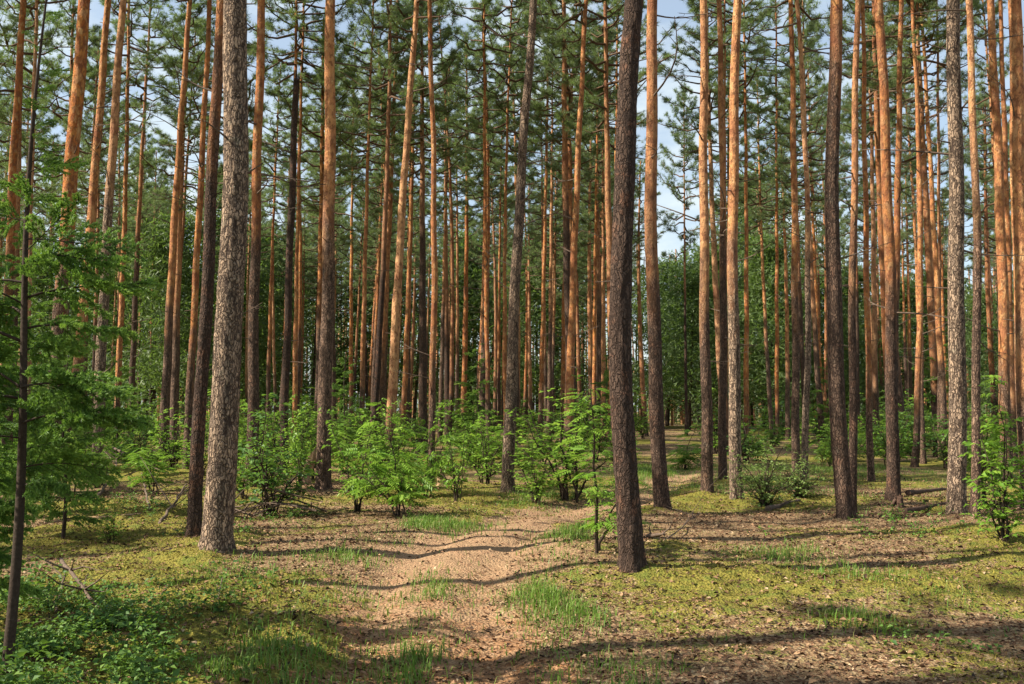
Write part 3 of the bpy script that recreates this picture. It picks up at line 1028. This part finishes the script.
# ------------------------------------------------------------------ young leafy trees farther in
def leaf_tree_meshes(seed, Ht=8, R=2.0, mat=LEAF_D, n=4200, leaf=.16):
    r = np.random.default_rng(seed)
    tk, cr = MB(), MB()
    s = np.linspace(0, 1, 9)
    pts = np.stack([.15 * np.sin(s * 3), .12 * np.sin(s * 4 + 1), Ht * .97 * s], 1)
    tk.tube(pts, .075 * (1 - .93 * s), 8)
    cl = []
    for k in range(46):
        u = .08 + .9 * (k + r.random()) / 46
        a = k * 2.4 + r.normal() * .4
        L = R * (1.05 - u) ** .6 * r.uniform(.5, 1.1)
        b = np.array([np.interp(u, s, pts[:, i]) for i in range(3)])
        e = b + np.array([math.cos(a), math.sin(a), r.uniform(.2, .9)]) * L
        tk.tube([b, (b + e) / 2 + [0, 0, .06 * L], e], [.022 * (1.1 - u), .014 * (1.1 - u), .004], 4, cap=False)
        for w in (.45, .7, .9, 1.05):
            cl.append((b + (e - b) * w, .2 + .16 * L))
    per = n // len(cl)
    P = np.concatenate([c + r.normal(size=(per, 3)) * sg * [1, 1, .7] for c, sg in cl])
    tone = np.repeat(r.random(len(cl)), per) * .5 + r.random(len(P)) * .5
    D = r.normal(size=P.shape)
    D /= np.linalg.norm(D, axis=1)[:, None]
    cr.blades(P, D, r.uniform(.14, .32, len(P)), .05, tone, 0, r)
    return tk.mesh('young_trunk', STEM, True), cr.mesh('young_crown', mat)


YT = [leaf_tree_meshes(600 + i, 8, 1.7 + .3 * i, [FARG, FARG, FARG][i], 13000) for i in range(3)]


def young_tree(px, y, top_py, wide, v, label, group='young green trees among the far pines'):
    x = (px - 512) / F * y
    z = gz(x, y)
    root = thing('young_tree', label, 'tree', (x, y, z), group, random.uniform(0, 6))
    Ht = at_depth(px, top_py, y)[1]
    k = Ht / 8
    for nm, me in zip(('trunk', 'crown'), YT[v]):
        o = obj(nm, me, root)
        o.scale = (k * wide, k * wide, k)
    return root


lab = []
YTS = [(225, 72, 165, 1.0, 0), (170, 66, 215, 1.1, 1), (262, 80, 225, 1.3, 0), (150, 88, 190, 1.2, 2), (470, 95, 230, 1.3, 0),
       (540, 88, 235, 1.2, 1), (690, 78, 265, 1.1, 2), (715, 86, 245, 1.3, 0), (665, 95, 260, 1.3, 1), (770, 76, 235, 1.2, 0), (760, 90, 170, 1.0, 2),
       (820, 80, 270, 1.4, 1), (900, 82, 280, 1.4, 2), (860, 90, 265, 1.3, 0), (985, 66, 290, 1.2, 0), (940, 84, 270, 1.4, 1), (40, 56, 250, 1.2, 1),
       (105, 76, 230, 1.3, 0), (380, 95, 240, 1.3, 1), (1020, 54, 280, 1.1, 1), (295, 94, 240, 1.3, 2)]
for (px, y, tp, wd, v) in YTS:
    o = young_tree(px, y, tp, wd, v, 'young tree')
    lab.append((px, o))
gap_labels(lab, 'far young tree')

# ------------------------------------------------------------------ young spruces
def bough_mesh(seed, L=1.0, step=.045, dens=430, nl=.032, nw=.011):
    r = np.random.default_rng(seed)
    mb = MB()
    s = np.linspace(0, 1, 9)
    droop = r.uniform(.12, .3)
    def axp(u):
        return np.array([u * L, .04 * L * math.sin(3 * u + seed), L * (.14 * u - (droop + .16) * u * u + .12 * u ** 4)])
    pts = np.array([axp(u) for u in s])
    mb.tube(pts, .009 * (1 - .82 * s), 5, 1)
    segs = [(axp(.45), axp(.75), .7), (axp(.75), axp(1.), 1.)]
    k = 0
    u = .14
    while u < .98:
        b = axp(u)
        side = 1 if k % 2 else -1
        l = L * (.48 * (1 - u) ** .75 + .06) * r.uniform(.65, 1.15)
        d = np.array([.72, side * r.uniform(.5, .9), r.uniform(-.55, .25)])
        d /= np.linalg.norm(d)
        e = b + d * l + np.array([0, 0, -.16 * l])
        m = b + d * l * .5
        mb.tube([b, m, e], [.0035, .0025, .0012], 3, 1, cap=False)
        segs += [(b, m, .25), (m, e, .9)]
        for q in range(int(l / .07)):
            v = r.uniform(.2, .95)
            bb = b + (e - b) * v
            s2 = 1 if q % 2 else -1
            dd = d * .8 + np.cross(d, [0, 0, 1]) * s2 * .65 + np.array([0, 0, -.12])
            dd /= np.linalg.norm(dd)
            l2 = l * (1.05 - v) * r.uniform(.3, .55) + .03
            segs.append((bb, bb + dd * l2, .8))
        k += 1
        u += step / L * r.uniform(.7, 1.3)
    P, D, T = [], [], []
    for a, b, tip in segs:
        ln = float(np.linalg.norm(b - a))
        n = max(4, int(ln * dens))
        w = r.random(n)
        P.append(a + (b - a) * w[:, None])
        t = (b - a) / (ln + 1e-6)
        q = r.normal(size=(n, 3))
        q[:, 2] = q[:, 2] * .9 + .1
        q -= t * (q @ t)[:, None]
        q /= np.linalg.norm(q, axis=1)[:, None] + 1e-6
        dd = t * r.uniform(.4, 1.0, (n, 1)) + q * .8
        D.append(dd / np.linalg.norm(dd, axis=1)[:, None])
        T.append(np.clip(tip * (.35 + .65 * w) * r.uniform(.7, 1.2, n), 0, 1))
    P, D, T = np.concatenate(P), np.concatenate(D), np.concatenate(T)
    mb.blades(P, D, nl * r.uniform(.7, 1.2, len(P)), nw, T, 0, r)
    return mb.mesh('spruce_bough', [NEEDLE_S, STEM])


BOUGHS = [bough_mesh(700 + i) for i in range(6)]


def spruce(x, y, Ht, r0, label, nb=38, reach=.95, low=.12, lean=0.0, bias=None, thin_top=False, seed=1, name='young_spruce', lo_reach=.6, mid=None):
    r = np.random.default_rng(seed)
    root = thing(name, label, 'tree', (x, y, gz(x, y)), None)
    s = np.linspace(0, 1, 26)
    def ax(u):
        return np.stack([lean * u * Ht + .03 * np.sin(u * 7), .02 * np.sin(u * 5 + 2), u * Ht], -1)
    mb = MB()
    c = ax(s)
    c[0, 2] = -.1
    mb.tube(c, r0 * (1.05 - .95 * s), 10)
    obj('trunk', mb.mesh('spruce_trunk', STEM, True), root)
    for k in range(nb):
        u = low + (.97 - low) * (k + r.random() * .8) / nb
        a = k * 2.399 + r.normal() * .3
        if bias is not None and r.random() < .35:
            a = bias + r.normal() * .5
        b = obj('bough', BOUGHS[int(r.integers(0, len(BOUGHS)))], root)
        b.location = ax(np.array(u))
        L = reach * ((1 - u) ** .7 * .95 + .12) * r.uniform(.75, 1.15) * (lo_reach + (1 - lo_reach) * min(1, (u - low) / .25))
        if mid:
            L = reach * (.22 + .95 * math.exp(-((u - mid) / .19) ** 2)) * r.uniform(.55, 1.2)
            if u > mid + .2 and r.random() < .45:
                L *= .45
        b.rotation_euler = (r.normal() * .5, -math.radians(-6 + 34 * u) + r.normal() * .12, a)
        b.scale = (L, L * r.uniform(.55, 1.15), L * r.uniform(.8, 1.7))
    return root


x, y = ground_at(4, 683)
spruce(x, y, 4.6, .032, 'young spruce at the left edge, thin dark trunk with drooping bright green boughs', 46, .80, .24, .028, bias=.0, seed=5, mid=.43)
x, y = ground_at(-70, 640)
spruce(x, y, 3.6, .03, 'young spruce cut by the left edge, only its boughs showing', 46, 1.0, .12, 0.0, bias=.1, seed=6)
x, y = ground_at(62, 540)
spruce(x, y, 2.5, .025, 'small spruce behind the left edge one, its sprays catching the sun', 34, .85, .1, .0, seed=7)
x, y = ground_at(20, 520)
spruce(x, y, 4.2, .03, 'shaded spruce behind the left edge one, below the dark red pine', 40, 1.2, .1, .0, seed=8)
for i, (px, y, ht, lbl) in enumerate([(118, 30, 3.2, 'dark little spruce standing between the pale tan pine and its thin orange neighbour'),
                                      (345, 34, 3.6, 'far young spruce behind the leftmost sunny bush'),
                                      (478, 36, 4.2, 'far young spruce left of the grey leaning pine'),
                                      (612, 40, 4.2, 'far young spruce behind the dark foreground pine'),
                                      (827, 42, 4.0, 'far young spruce left of the dark twin pines'),
                                      (937, 36, 5.0, 'dark far spruce just left of the mottled grey pine')]):
    x = (px - 512) / F * y
    o = spruce(x, y, ht, .035, lbl, 30, 1.2, .06, 0, seed=20 + i)
    o['group'] = 'far young spruces'

# ------------------------------------------------------------------ the wood behind, one mass
dw = np.random.default_rng(88)
mb = MB()
for k in range(430):
    y = dw.uniform(105, 175)
    x = dw.uniform(-.62, .62) * y
    hh = dw.uniform(14, 23) if dw.random() < .55 else dw.uniform(4, 10)
    z0 = gz(x, y)
    s = np.linspace(0, 1, 5)
    if hh > 11:
        mb.tube(np.stack([x + .2 * np.sin(s * 3), np.full(5, y), z0 + s * hh], 1), .14 * (1 - .8 * s), 5, 1, cap=False)
    n = 360
    lo = .0 if hh < 11 else dw.choice([.1, .4])
    u = dw.uniform(lo, 1, n)
    cx = np.round(u * 9) * 2.1 + k
    ra = (1.05 - u) ** .5 * dw.uniform(1.5, 2.6) * (.6 + .4 * np.sin(cx * 3.3))
    a = dw.uniform(0, 6.28, n)
    rr = ra * np.sqrt(dw.random(n))
    P = np.stack([x + rr * np.cos(a), y + rr * np.sin(a), z0 + u * hh + dw.normal(size=n) * .15], 1)
    D = dw.normal(size=(n, 3))
    D /= np.linalg.norm(D, axis=1)[:, None]
    mb.blades(P, D, dw.uniform(.35, .75, n), .26, np.clip(dw.random() * .6 + dw.random(n) * .4, 0, 1), 0, dw)
for k in range(260):
    y = dw.uniform(98, 150)
    x = dw.uniform(-.58, .58) * y
    s = np.linspace(0, 1, 6)
    l_ = dw.normal() * .4
    mb.tube(np.stack([x + l_ * s, np.full(6, y), gz(x, y) + s * dw.uniform(16, 21)], 1), dw.uniform(.12, .19) * (1 - .6 * s), 7, 2, dw.random(), cap=False)
o = obj('distant_woodland', mb.mesh('distant_woodland', [NEEDLE, LIMB, FARBARK]))
o['kind'] = 'stuff'
o['label'] = 'mass of far green woodland closing the view behind the pines'

# ------------------------------------------------------------------ ground cover
def scatter(n, xlo, xhi, ylo, yhi, dens, r, bias=1.5):
    """random ground points, thinned by dens(x, y); nearer ones more often"""
    out = []
    got = 0
    while got < n:
        y = ylo + (yhi - ylo) * r.random(20000) ** bias
        x = xlo + (xhi - xlo) * r.random(20000)
        ok = (r.random(20000) < dens(x, y)) & (np.abs(x) < .62 * y + .6)
        out.append(np.stack([x[ok], y[ok]], 1))
        got += int(ok.sum())
    return np.concatenate(out)[:n]


# grass
def grass_d(x, y):
    o, w = path_off(x, y)
    edge_r = np.exp(-((o - w - .15) / .35) ** 2) * sstep(14.5, 12, y) * 1.0
    strip = np.exp(-((o - .05) / .28) ** 2) * sstep(12, 8, y) * .7
    edge_l = np.exp(-((o + w + .2) / .5) ** 2) * .45
    def blob(bx, by, rx, ry, a):
        gx_, gy_ = ground_at(bx, by)
        return a * np.exp(-((x - gx_) / rx) ** 2 - ((y - gy_) / ry) ** 2)
    b = blob(805, 562, .5, 1.1, .8) + blob(850, 625, .35, .5, .6) + blob(680, 478, 1.6, 4, .9) + blob(440, 527, .7, .8, .6) + blob(235, 590, .5, .6, .45) + blob(960, 600, .5, .5, .25) + blob(775, 470, 2.6, 6, .6) + blob(900, 470, 2, 5, .4)
    b = b + blob(545, 495, 1.0, 1.6, .5) + blob(260, 560, .6, .9, .4)
    patch = sstep(.5, .75, fbm(x * 1.1, y * 1.1, 41, 3))
    return np.clip((edge_r + strip + edge_l + b) * (.15 + patch) + .02 * patch, 0, 1)


r = np.random.default_rng(61)
g = scatter(34000, -9, 11, 5, 30, grass_d, r, 1.6)
n = len(g)
P = np.stack([g[:, 0], g[:, 1], fine_z(g[:, 0], g[:, 1]) - .01], 1)
L = r.uniform(.04, .17, n) * (.7 + .6 * grass_d(g[:, 0], g[:, 1]))
a = r.uniform(0, 6.28, n)
ln = r.uniform(.2, 1.4, n)
hd = np.stack([np.cos(a), np.sin(a), np.zeros(n)], 1)
sd = np.stack([-np.sin(a), np.cos(a), np.zeros(n)], 1)
wv = r.uniform(.0025, .0055, n)[:, None]
up = np.array([0, 0, 1.])
L_ = L[:, None]
m1 = P + up * L_ * .55 + hd * L_ * (ln * .2)[:, None]
tip = P + up * L_ * (1 - .38 * ln)[:, None] + hd * L_ * (ln * .75)[:, None]
v = np.stack([P - sd * wv, P + sd * wv, m1 + sd * wv * .8, m1 - sd * wv * .8, tip], 1).reshape(-1, 3)
k = np.arange(n)[:, None] * 5
mb = MB()
tone = np.clip(r.normal(.5, .3, n), 0, 1)
mb.add(v, k + np.array([[0, 1, 2, 3]]), 0, tone)
mb.add(v, k + np.array([[3, 2, 4]]), 0, tone)
o = obj('grass', mb.mesh('grass', GRASS))
o['kind'] = 'stuff'
o['label'] = 'thin green grass along the track and in patches'

# moss sprigs
def moss_d(x, y):
    return np.clip(sstep(.4, .75, moss_f(x, y)) * (1 - path_mask(x, y)), 0, 1)


g = scatter(60000, -7, 8, 5, 20, moss_d, r, 1.7)
n = len(g)
P = np.stack([g[:, 0], g[:, 1], fine_z(g[:, 0], g[:, 1]) - .004], 1)
D = r.normal(size=(n, 3)) * .6 + [0, 0, .8]
D[:, 2] = np.abs(D[:, 2])
D /= np.linalg.norm(D, axis=1)[:, None]
mb = MB()
tone = np.clip(fbm(g[:, 0] * 2.5, g[:, 1] * 2.5, 71) * 1.1 - .1 + r.normal(size=n) * .16, 0, 1)
mb.blades(P, D, r.uniform(.015, .045, n), r.uniform(.008, .016, n), tone, 0, r)
o = obj('moss', mb.mesh('moss', MOSS))
o['kind'] = 'stuff'
o['label'] = 'yellow-green moss tufts covering the forest floor'

# litter: bark flakes, dead leaves and bits of twig
def lit_d(x, y):
    return np.clip((1 - .28 * moss_d(x, y)) * (1 - .8 * path_mask(x, y) * sstep(6.5, 9, y)) * (.35 + fbm(x * .8, y * .8, 81)), 0, 1)


g = scatter(120000, -8, 9, 5, 24, lit_d, r, 1.7)
n = len(g)
P = np.stack([g[:, 0], g[:, 1], fine_z(g[:, 0], g[:, 1]) + r.uniform(.0, .014, n)], 1)
a = r.uniform(0, 6.28, n)
D = np.stack([np.cos(a), np.sin(a), r.normal(size=n) * .35], 1)
D /= np.linalg.norm(D, axis=1)[:, None]
U = np.array([0, 0, 1.]) + r.normal(size=(n, 3)) * .4
L = .010 + .055 * r.random(n) ** 2.0
mb = MB()
mb.leaves(P, D, U, L, L * r.uniform(.25, .75, n), np.clip(r.normal(.38, .29, n), 0, 1), 0, .35, .1)
k = 26000
g2 = scatter(k, -8, 9, 5, 22, lit_d, r, 1.6)
P = np.stack([g2[:, 0], g2[:, 1], fine_z(g2[:, 0], g2[:, 1]) + .008], 1)
a = r.uniform(0, 6.28, k)
D = np.stack([np.cos(a), np.sin(a), r.normal(size=k) * .12], 1)
mb.blades(P, D, np.where(r.random(k) < .12, r.uniform(.1, .3, k), r.uniform(.03, .09, k)), r.uniform(.002, .006, k), np.clip(r.normal(.4, .3, k), 0, 1), 0, r)
o = obj('litter', mb.mesh('litter', LITTER))
o['kind'] = 'stuff'
o['label'] = 'brown fallen needles, bark flakes and bits of twig on the ground'

# bilberry carpet
def berry_d(x, y):
    px = 512 + F * x / np.maximum(y, 1)
    py = 410 + 1600 / np.maximum(y, 1)
    n_ = fbm(x * 1.5, y * 1.5, 91, 3)
    b = sstep(300, 120, px) * sstep(555, 625, py) * sstep(.42, .58, n_ + .10 * sstep(160, 60, px))
    b = b + .35 * sstep(560, 520, py) * sstep(.55, .7, n_) * sstep(420, 250, px) + .12 * sstep(.62, .75, n_) * sstep(700, 900, px)
    return np.clip(b * (1 - path_mask(x, y)) * sstep(.42, .6, fbm(x * 3.3, y * 3.3, 95, 2)), 0, 1)


g = scatter(1500, -7, 7, 5, 18, berry_d, r, 1.5)
mb = MB()
n = len(g)
for q in range(18):
    h_ = r.uniform(.03, 1, n)
    hgt = (.06 + .3 * fbm(g[:, 0] * 2.2, g[:, 1] * 2.2, 93, 3) ** 1.3) * r.uniform(.5, 1.4, n) if q == 0 else hgt
    base = np.stack([g[:, 0], g[:, 1], fine_z(g[:, 0], g[:, 1])], 1) if q == 0 else base
    a = r.uniform(0, 6.28, n)
    sp = .08 * h_
    P = base + np.stack([np.cos(a) * sp, np.sin(a) * sp, hgt * h_], 1)
    D = np.stack([np.cos(a), np.sin(a), r.normal(size=n) * .4 + .15], 1)
    D /= np.linalg.norm(D, axis=1)[:, None]
    U = np.array([0, 0, 1.]) + r.normal(size=(n, 3)) * .4
    L = r.uniform(.018, .05, n) * (.7 + .9 * fbm(g[:, 0] * 4, g[:, 1] * 4, 97, 2))
    mb.leaves(P, D, U, L, L * .6, r.random(n), 0)
sd = base + np.stack([np.zeros(n), np.zeros(n), hgt], 1) * .5
for i in range(0, n):
    p = base[i]
    mb.add([p + [-.002, 0, -.02], p + [.002, 0, -.02], p + [r.normal() * .03, r.normal() * .03, hgt[i]]], [(0, 1, 2)], 1)
o = obj('bilberry', mb.mesh('bilberry', [BERRY, STEM]))
o['kind'] = 'stuff'
o['label'] = 'dark green bilberry carpet in the shade at the lower left'

# ------------------------------------------------------------------ fallen wood
def stick(px0, py0, px1, py1, rad, label, name='fallen_branch', mat=TWIG, z0=.02, z1=.05, twigs=4, seed=1, bend=.03, cat='branch', group=None):
    r = np.random.default_rng(seed)
    a, b = ground_at(px0, py0), ground_at(px1, py1)
    root = thing(name, label, cat, (a[0], a[1], gz(*a)), group)
    A = np.array([0, 0, z0])
    B = np.array([b[0] - a[0], b[1] - a[1], gz(*b) - gz(*a) + z1])
    s = np.linspace(0, 1, 10)
    pts = A + (B - A) * s[:, None]
    ln = np.linalg.norm(B - A)
    pts[1:-1] += r.normal(size=(8, 3)) * bend * .15 * ln * [1, 1, .4]
    mb = MB()
    mb.tube(pts, rad * (1 - .55 * s) * r.uniform(.9, 1.1, 10), 8)
    obj('stem', mb.mesh('branch_stem', mat, True), root)
    for k in range(twigs):
        i = int(r.integers(2, 9))
        d = (B - A) / ln + r.normal(size=3) * .7
        d[2] = abs(d[2]) * .7 + .05
        l = ln * r.uniform(.12, .35)
        m2 = MB()
        m2.tube([pts[i], pts[i] + d * l * .5 + r.normal(size=3) * .02, pts[i] + d * l], [rad * .45, rad * .3, rad * .1], 5)
        obj('twig', m2.mesh('branch_twig', mat, True), root)
    return root


GB = 'fallen branches on the left'
stick(112, 465, 168, 478, .035, 'long bare fallen branch lying slanted in front of the green bush', seed=31, group=GB, z0=.5, z1=.1)
stick(95, 500, 122, 470, .03, 'forked dead branch propped upright below the pale tan pine', seed=32, group=GB, z1=.45, twigs=6)
stick(150, 512, 141, 488, .022, 'short pale stick standing aslant left of the slim dark pine', seed=33, group=GB, z1=.3, twigs=1)
stick(84, 522, 140, 518, .05, 'thin pale fallen pole lying flat left of the slim dark pine', name='fallen_pole', mat=ROT, seed=34, twigs=1, cat='log')
stick(158, 528, 186, 505, .025, 'dark dead branch leaning against the slim dark pine', seed=35, group=GB, z1=.35, twigs=5)
stick(60, 592, 108, 628, .02, 'pale broken branch with many twigs on the bilberries, lower left', seed=36, group=GB, z0=.28, z1=.06, twigs=7)
stick(52, 628, 66, 592, .014, 'small pale forked branch beside the broken one, lower left', seed=37, group=GB, z1=.22, twigs=4)
stick(216, 612, 222, 596, .011, 'tiny pale stick poking from the moss below the thick grey pine', seed=38, group=GB, z1=.15, twigs=1)
stick(648, 538, 664, 543, .028, 'short dark branch on the moss right of the dark foreground pine', seed=39, twigs=4, z1=.1)
stick(664, 543, 700, 520, .010, 'thin dry twig on the moss behind the short dark branch', seed=45, twigs=3, z1=.1)
stick(908, 503, 946, 497, .05, 'dark fallen log between the glowing orange pine and the mottled grey pine', name='fallen_log', mat=LOG, seed=40, twigs=0, z0=.17, z1=.15, cat='log', bend=.02)
stick(905, 516, 950, 506, .04, 'smaller rotten log lying in front of the dark fallen log', name='fallen_log', mat=LOG, seed=41, twigs=0, z0=.07, z1=.06, cat='log', bend=.03)
stick(768, 512, 800, 503, .05, 'dark stick lying under the round greyish bush', seed=42, twigs=2, z0=.05, z1=.05)

# brushwood heap under the broad dull bush
r = np.random.default_rng(9)
x, y = ground_at(268, 518)
root = thing('brushwood_heap', 'heap of dark dead brushwood right of the thick grey pine', 'brushwood', (x, y, gz(x, y)))
for k in range(26):
    mb = MB()
    c = r.normal(size=3) * [.28, .2, .08] + [0, 0, .14]
    d = r.normal(size=3) * [1, .7, .35]
    d /= np.linalg.norm(d)
    l = r.uniform(.25, .5)
    mb.tube([c - d * l, c + r.normal(size=3) * .03, c + d * l], np.array([.016, .012, .005]) * r.uniform(.6, 1.3), 5)
    obj('dead_branch', mb.mesh('brush_twig', TWIG, True), root)

# rotten leaning stump beside the stout pink-lit pine, and the small stump
def stump(px, py, top, rad, label, lean, seed, mat=ROT):
    r = np.random.default_rng(seed)
    x, y = ground_at(px, py)
    root = thing('rotten_stump', label, 'stump', (x, y, gz(x, y)))
    sides = 18
    zs = np.array([-.1, .03, .1, .2, .35, .5, .68, .85, 1.0]) * top
    th = np.linspace(0, 6.283, sides, endpoint=False)
    prof = np.where(zs < .2 * top, 1.5 - 2.5 * np.maximum(zs, 0) / top, 1.0 - .35 * zs / top)
    ring = np.stack([np.stack([rad * p * (1 + .12 * np.sin(3 * th + z * 4)) * np.cos(th) + lean * z, rad * p * (1 + .15 * np.cos(2 * th + z)) * np.sin(th),
                               np.full(sides, z)], -1) for p, z in zip(prof, zs)])
    ring[-1, :, 2] += r.uniform(-.25, .3, sides) * top
    ring += r.normal(size=ring.shape) * .008
    n = len(zs)
    i = np.arange(n - 1)[:, None] * sides
    j = np.arange(sides)[None]
    mb = MB()
    mb.add(ring.reshape(-1, 3), np.stack([i + j, i + (j + 1) % sides, i + sides + (j + 1) % sides, i + sides + j], -1).reshape(-1, 4))
    cen = np.array([[lean * top, 0, top * .6]])
    mb.add(np.concatenate([ring[-1], cen]), [(k, (k + 1) % sides, sides) for k in range(sides)])
    obj('stump_wood', mb.mesh('stump', mat, True), root)
    for k in range(5):
        a = r.uniform(0, 6.28)
        m2 = MB()
        d = np.array([math.cos(a), math.sin(a), 0])
        m2.tube([d * rad * .7 + [0, 0, .12], d * rad * 1.4 + [0, 0, .04], d * rad * 2 + [0, 0, -.04]], [rad * .3, rad * .22, rad * .1], 7)
        obj('root', m2.mesh('stump_root', LOG, True), root)


stump(300, 484, .62, .15, 'rotten pale brown stump leaning against the stout pink-lit pine', .45, 3)
stump(442, 488, .38, .11, 'small pale stump right of the straight golden pine', -.12, 4)
stump(899, 507, .16, .08, 'low dark stump at the foot of the glowing orange pine by the log', .1, 6, LOG)

# ------------------------------------------------------------------ sky, sun, camera
w = bpy.data.worlds.new('World')
S.world = w
w.use_nodes = True
t = w.node_tree
t.nodes.clear()
sky = t.nodes.new('ShaderNodeTexSky')
sky.sky_type = 'NISHITA'
sky.sun_disc = False
sky.sun_elevation = SUN_EL
# direction towards the sun on the ground plane: left and a little behind
sx, sy = -math.cos(SUN_AZ), -math.sin(SUN_AZ)
sky.sun_rotation = math.atan2(sx, sy)
sky.air_density = 1.0
sky.dust_density = 1.5
bg = t.nodes.new('ShaderNodeBackground')
bg.inputs[1].default_value = .08
t.links.new(sky.outputs[0], bg.inputs[0])
tc = t.nodes.new('ShaderNodeTexCoord')
mp = t.nodes.new('ShaderNodeMapping')
mp.inputs['Scale'].default_value = (4.2, 4.2, 11)
mp.inputs['Rotation'].default_value = (0, 0, .6)
mp.inputs['Location'].default_value = (.7, .2, .4)
t.links.new(tc.outputs['Generated'], mp.inputs[0])
nz = t.nodes.new('ShaderNodeTexNoise')
nz.inputs['Scale'].default_value = 1.3
nz.inputs['Detail'].default_value = 7
nz.inputs['Roughness'].default_value = .58
t.links.new(mp.outputs[0], nz.inputs[0])
mr = t.nodes.new('ShaderNodeMapRange')
mr.interpolation_type = 'SMOOTHSTEP'
mr.inputs[1].default_value = .42
mr.inputs[2].default_value = .74
mr.inputs[3].default_value = .3
t.links.new(nz.outputs[0], mr.inputs[0])
bc = t.nodes.new('ShaderNodeBackground')
bc.inputs[0].default_value = (.86, .97, 1, 1)
bc.inputs[1].default_value = .43
ms = t.nodes.new('ShaderNodeMixShader')
t.links.new(mr.outputs[0], ms.inputs[0])
t.links.new(bg.outputs[0], ms.inputs[1])
t.links.new(bc.outputs[0], ms.inputs[2])
ow = t.nodes.new('ShaderNodeOutputWorld')
t.links.new(ms.outputs[0], ow.inputs[0])

from mathutils import Vector
sl = bpy.data.lights.new('sun', 'SUN')
sl.energy = 5.0
sl.angle = math.radians(.5)
sl.color = (1, .91, .76)
so = bpy.data.objects.new('sun', sl)
COL.objects.link(so)
to_sun = Vector((sx * math.cos(SUN_EL), sy * math.cos(SUN_EL), math.sin(SUN_EL)))
so.rotation_mode = 'QUATERNION'
so.rotation_quaternion = to_sun.to_track_quat('Z', 'Y')
so.location = to_sun * 60

cd = bpy.data.cameras.new('camera')
cd.sensor_width = 36
cd.lens = 36 * F / W
cd.clip_start = .05
cd.clip_end = 3000
co = bpy.data.objects.new('camera', cd)
COL.objects.link(co)
co.location = (0, 0, CAMZ)
co.rotation_euler = (math.pi / 2 + PITCH, 0, 0)
S.camera = co

S.view_settings.view_transform = 'Standard'
S.view_settings.look = 'None'
S.view_settings.gamma = 1
S.view_settings.exposure = 1.3
S.cycles.max_bounces = 6
S.cycles.diffuse_bounces = 3
S.cycles.transmission_bounces = 4
S.cycles.transparent_max_bounces = 4
S.cycles.use_denoising = True
S.cycles.sample_clamp_indirect = 4
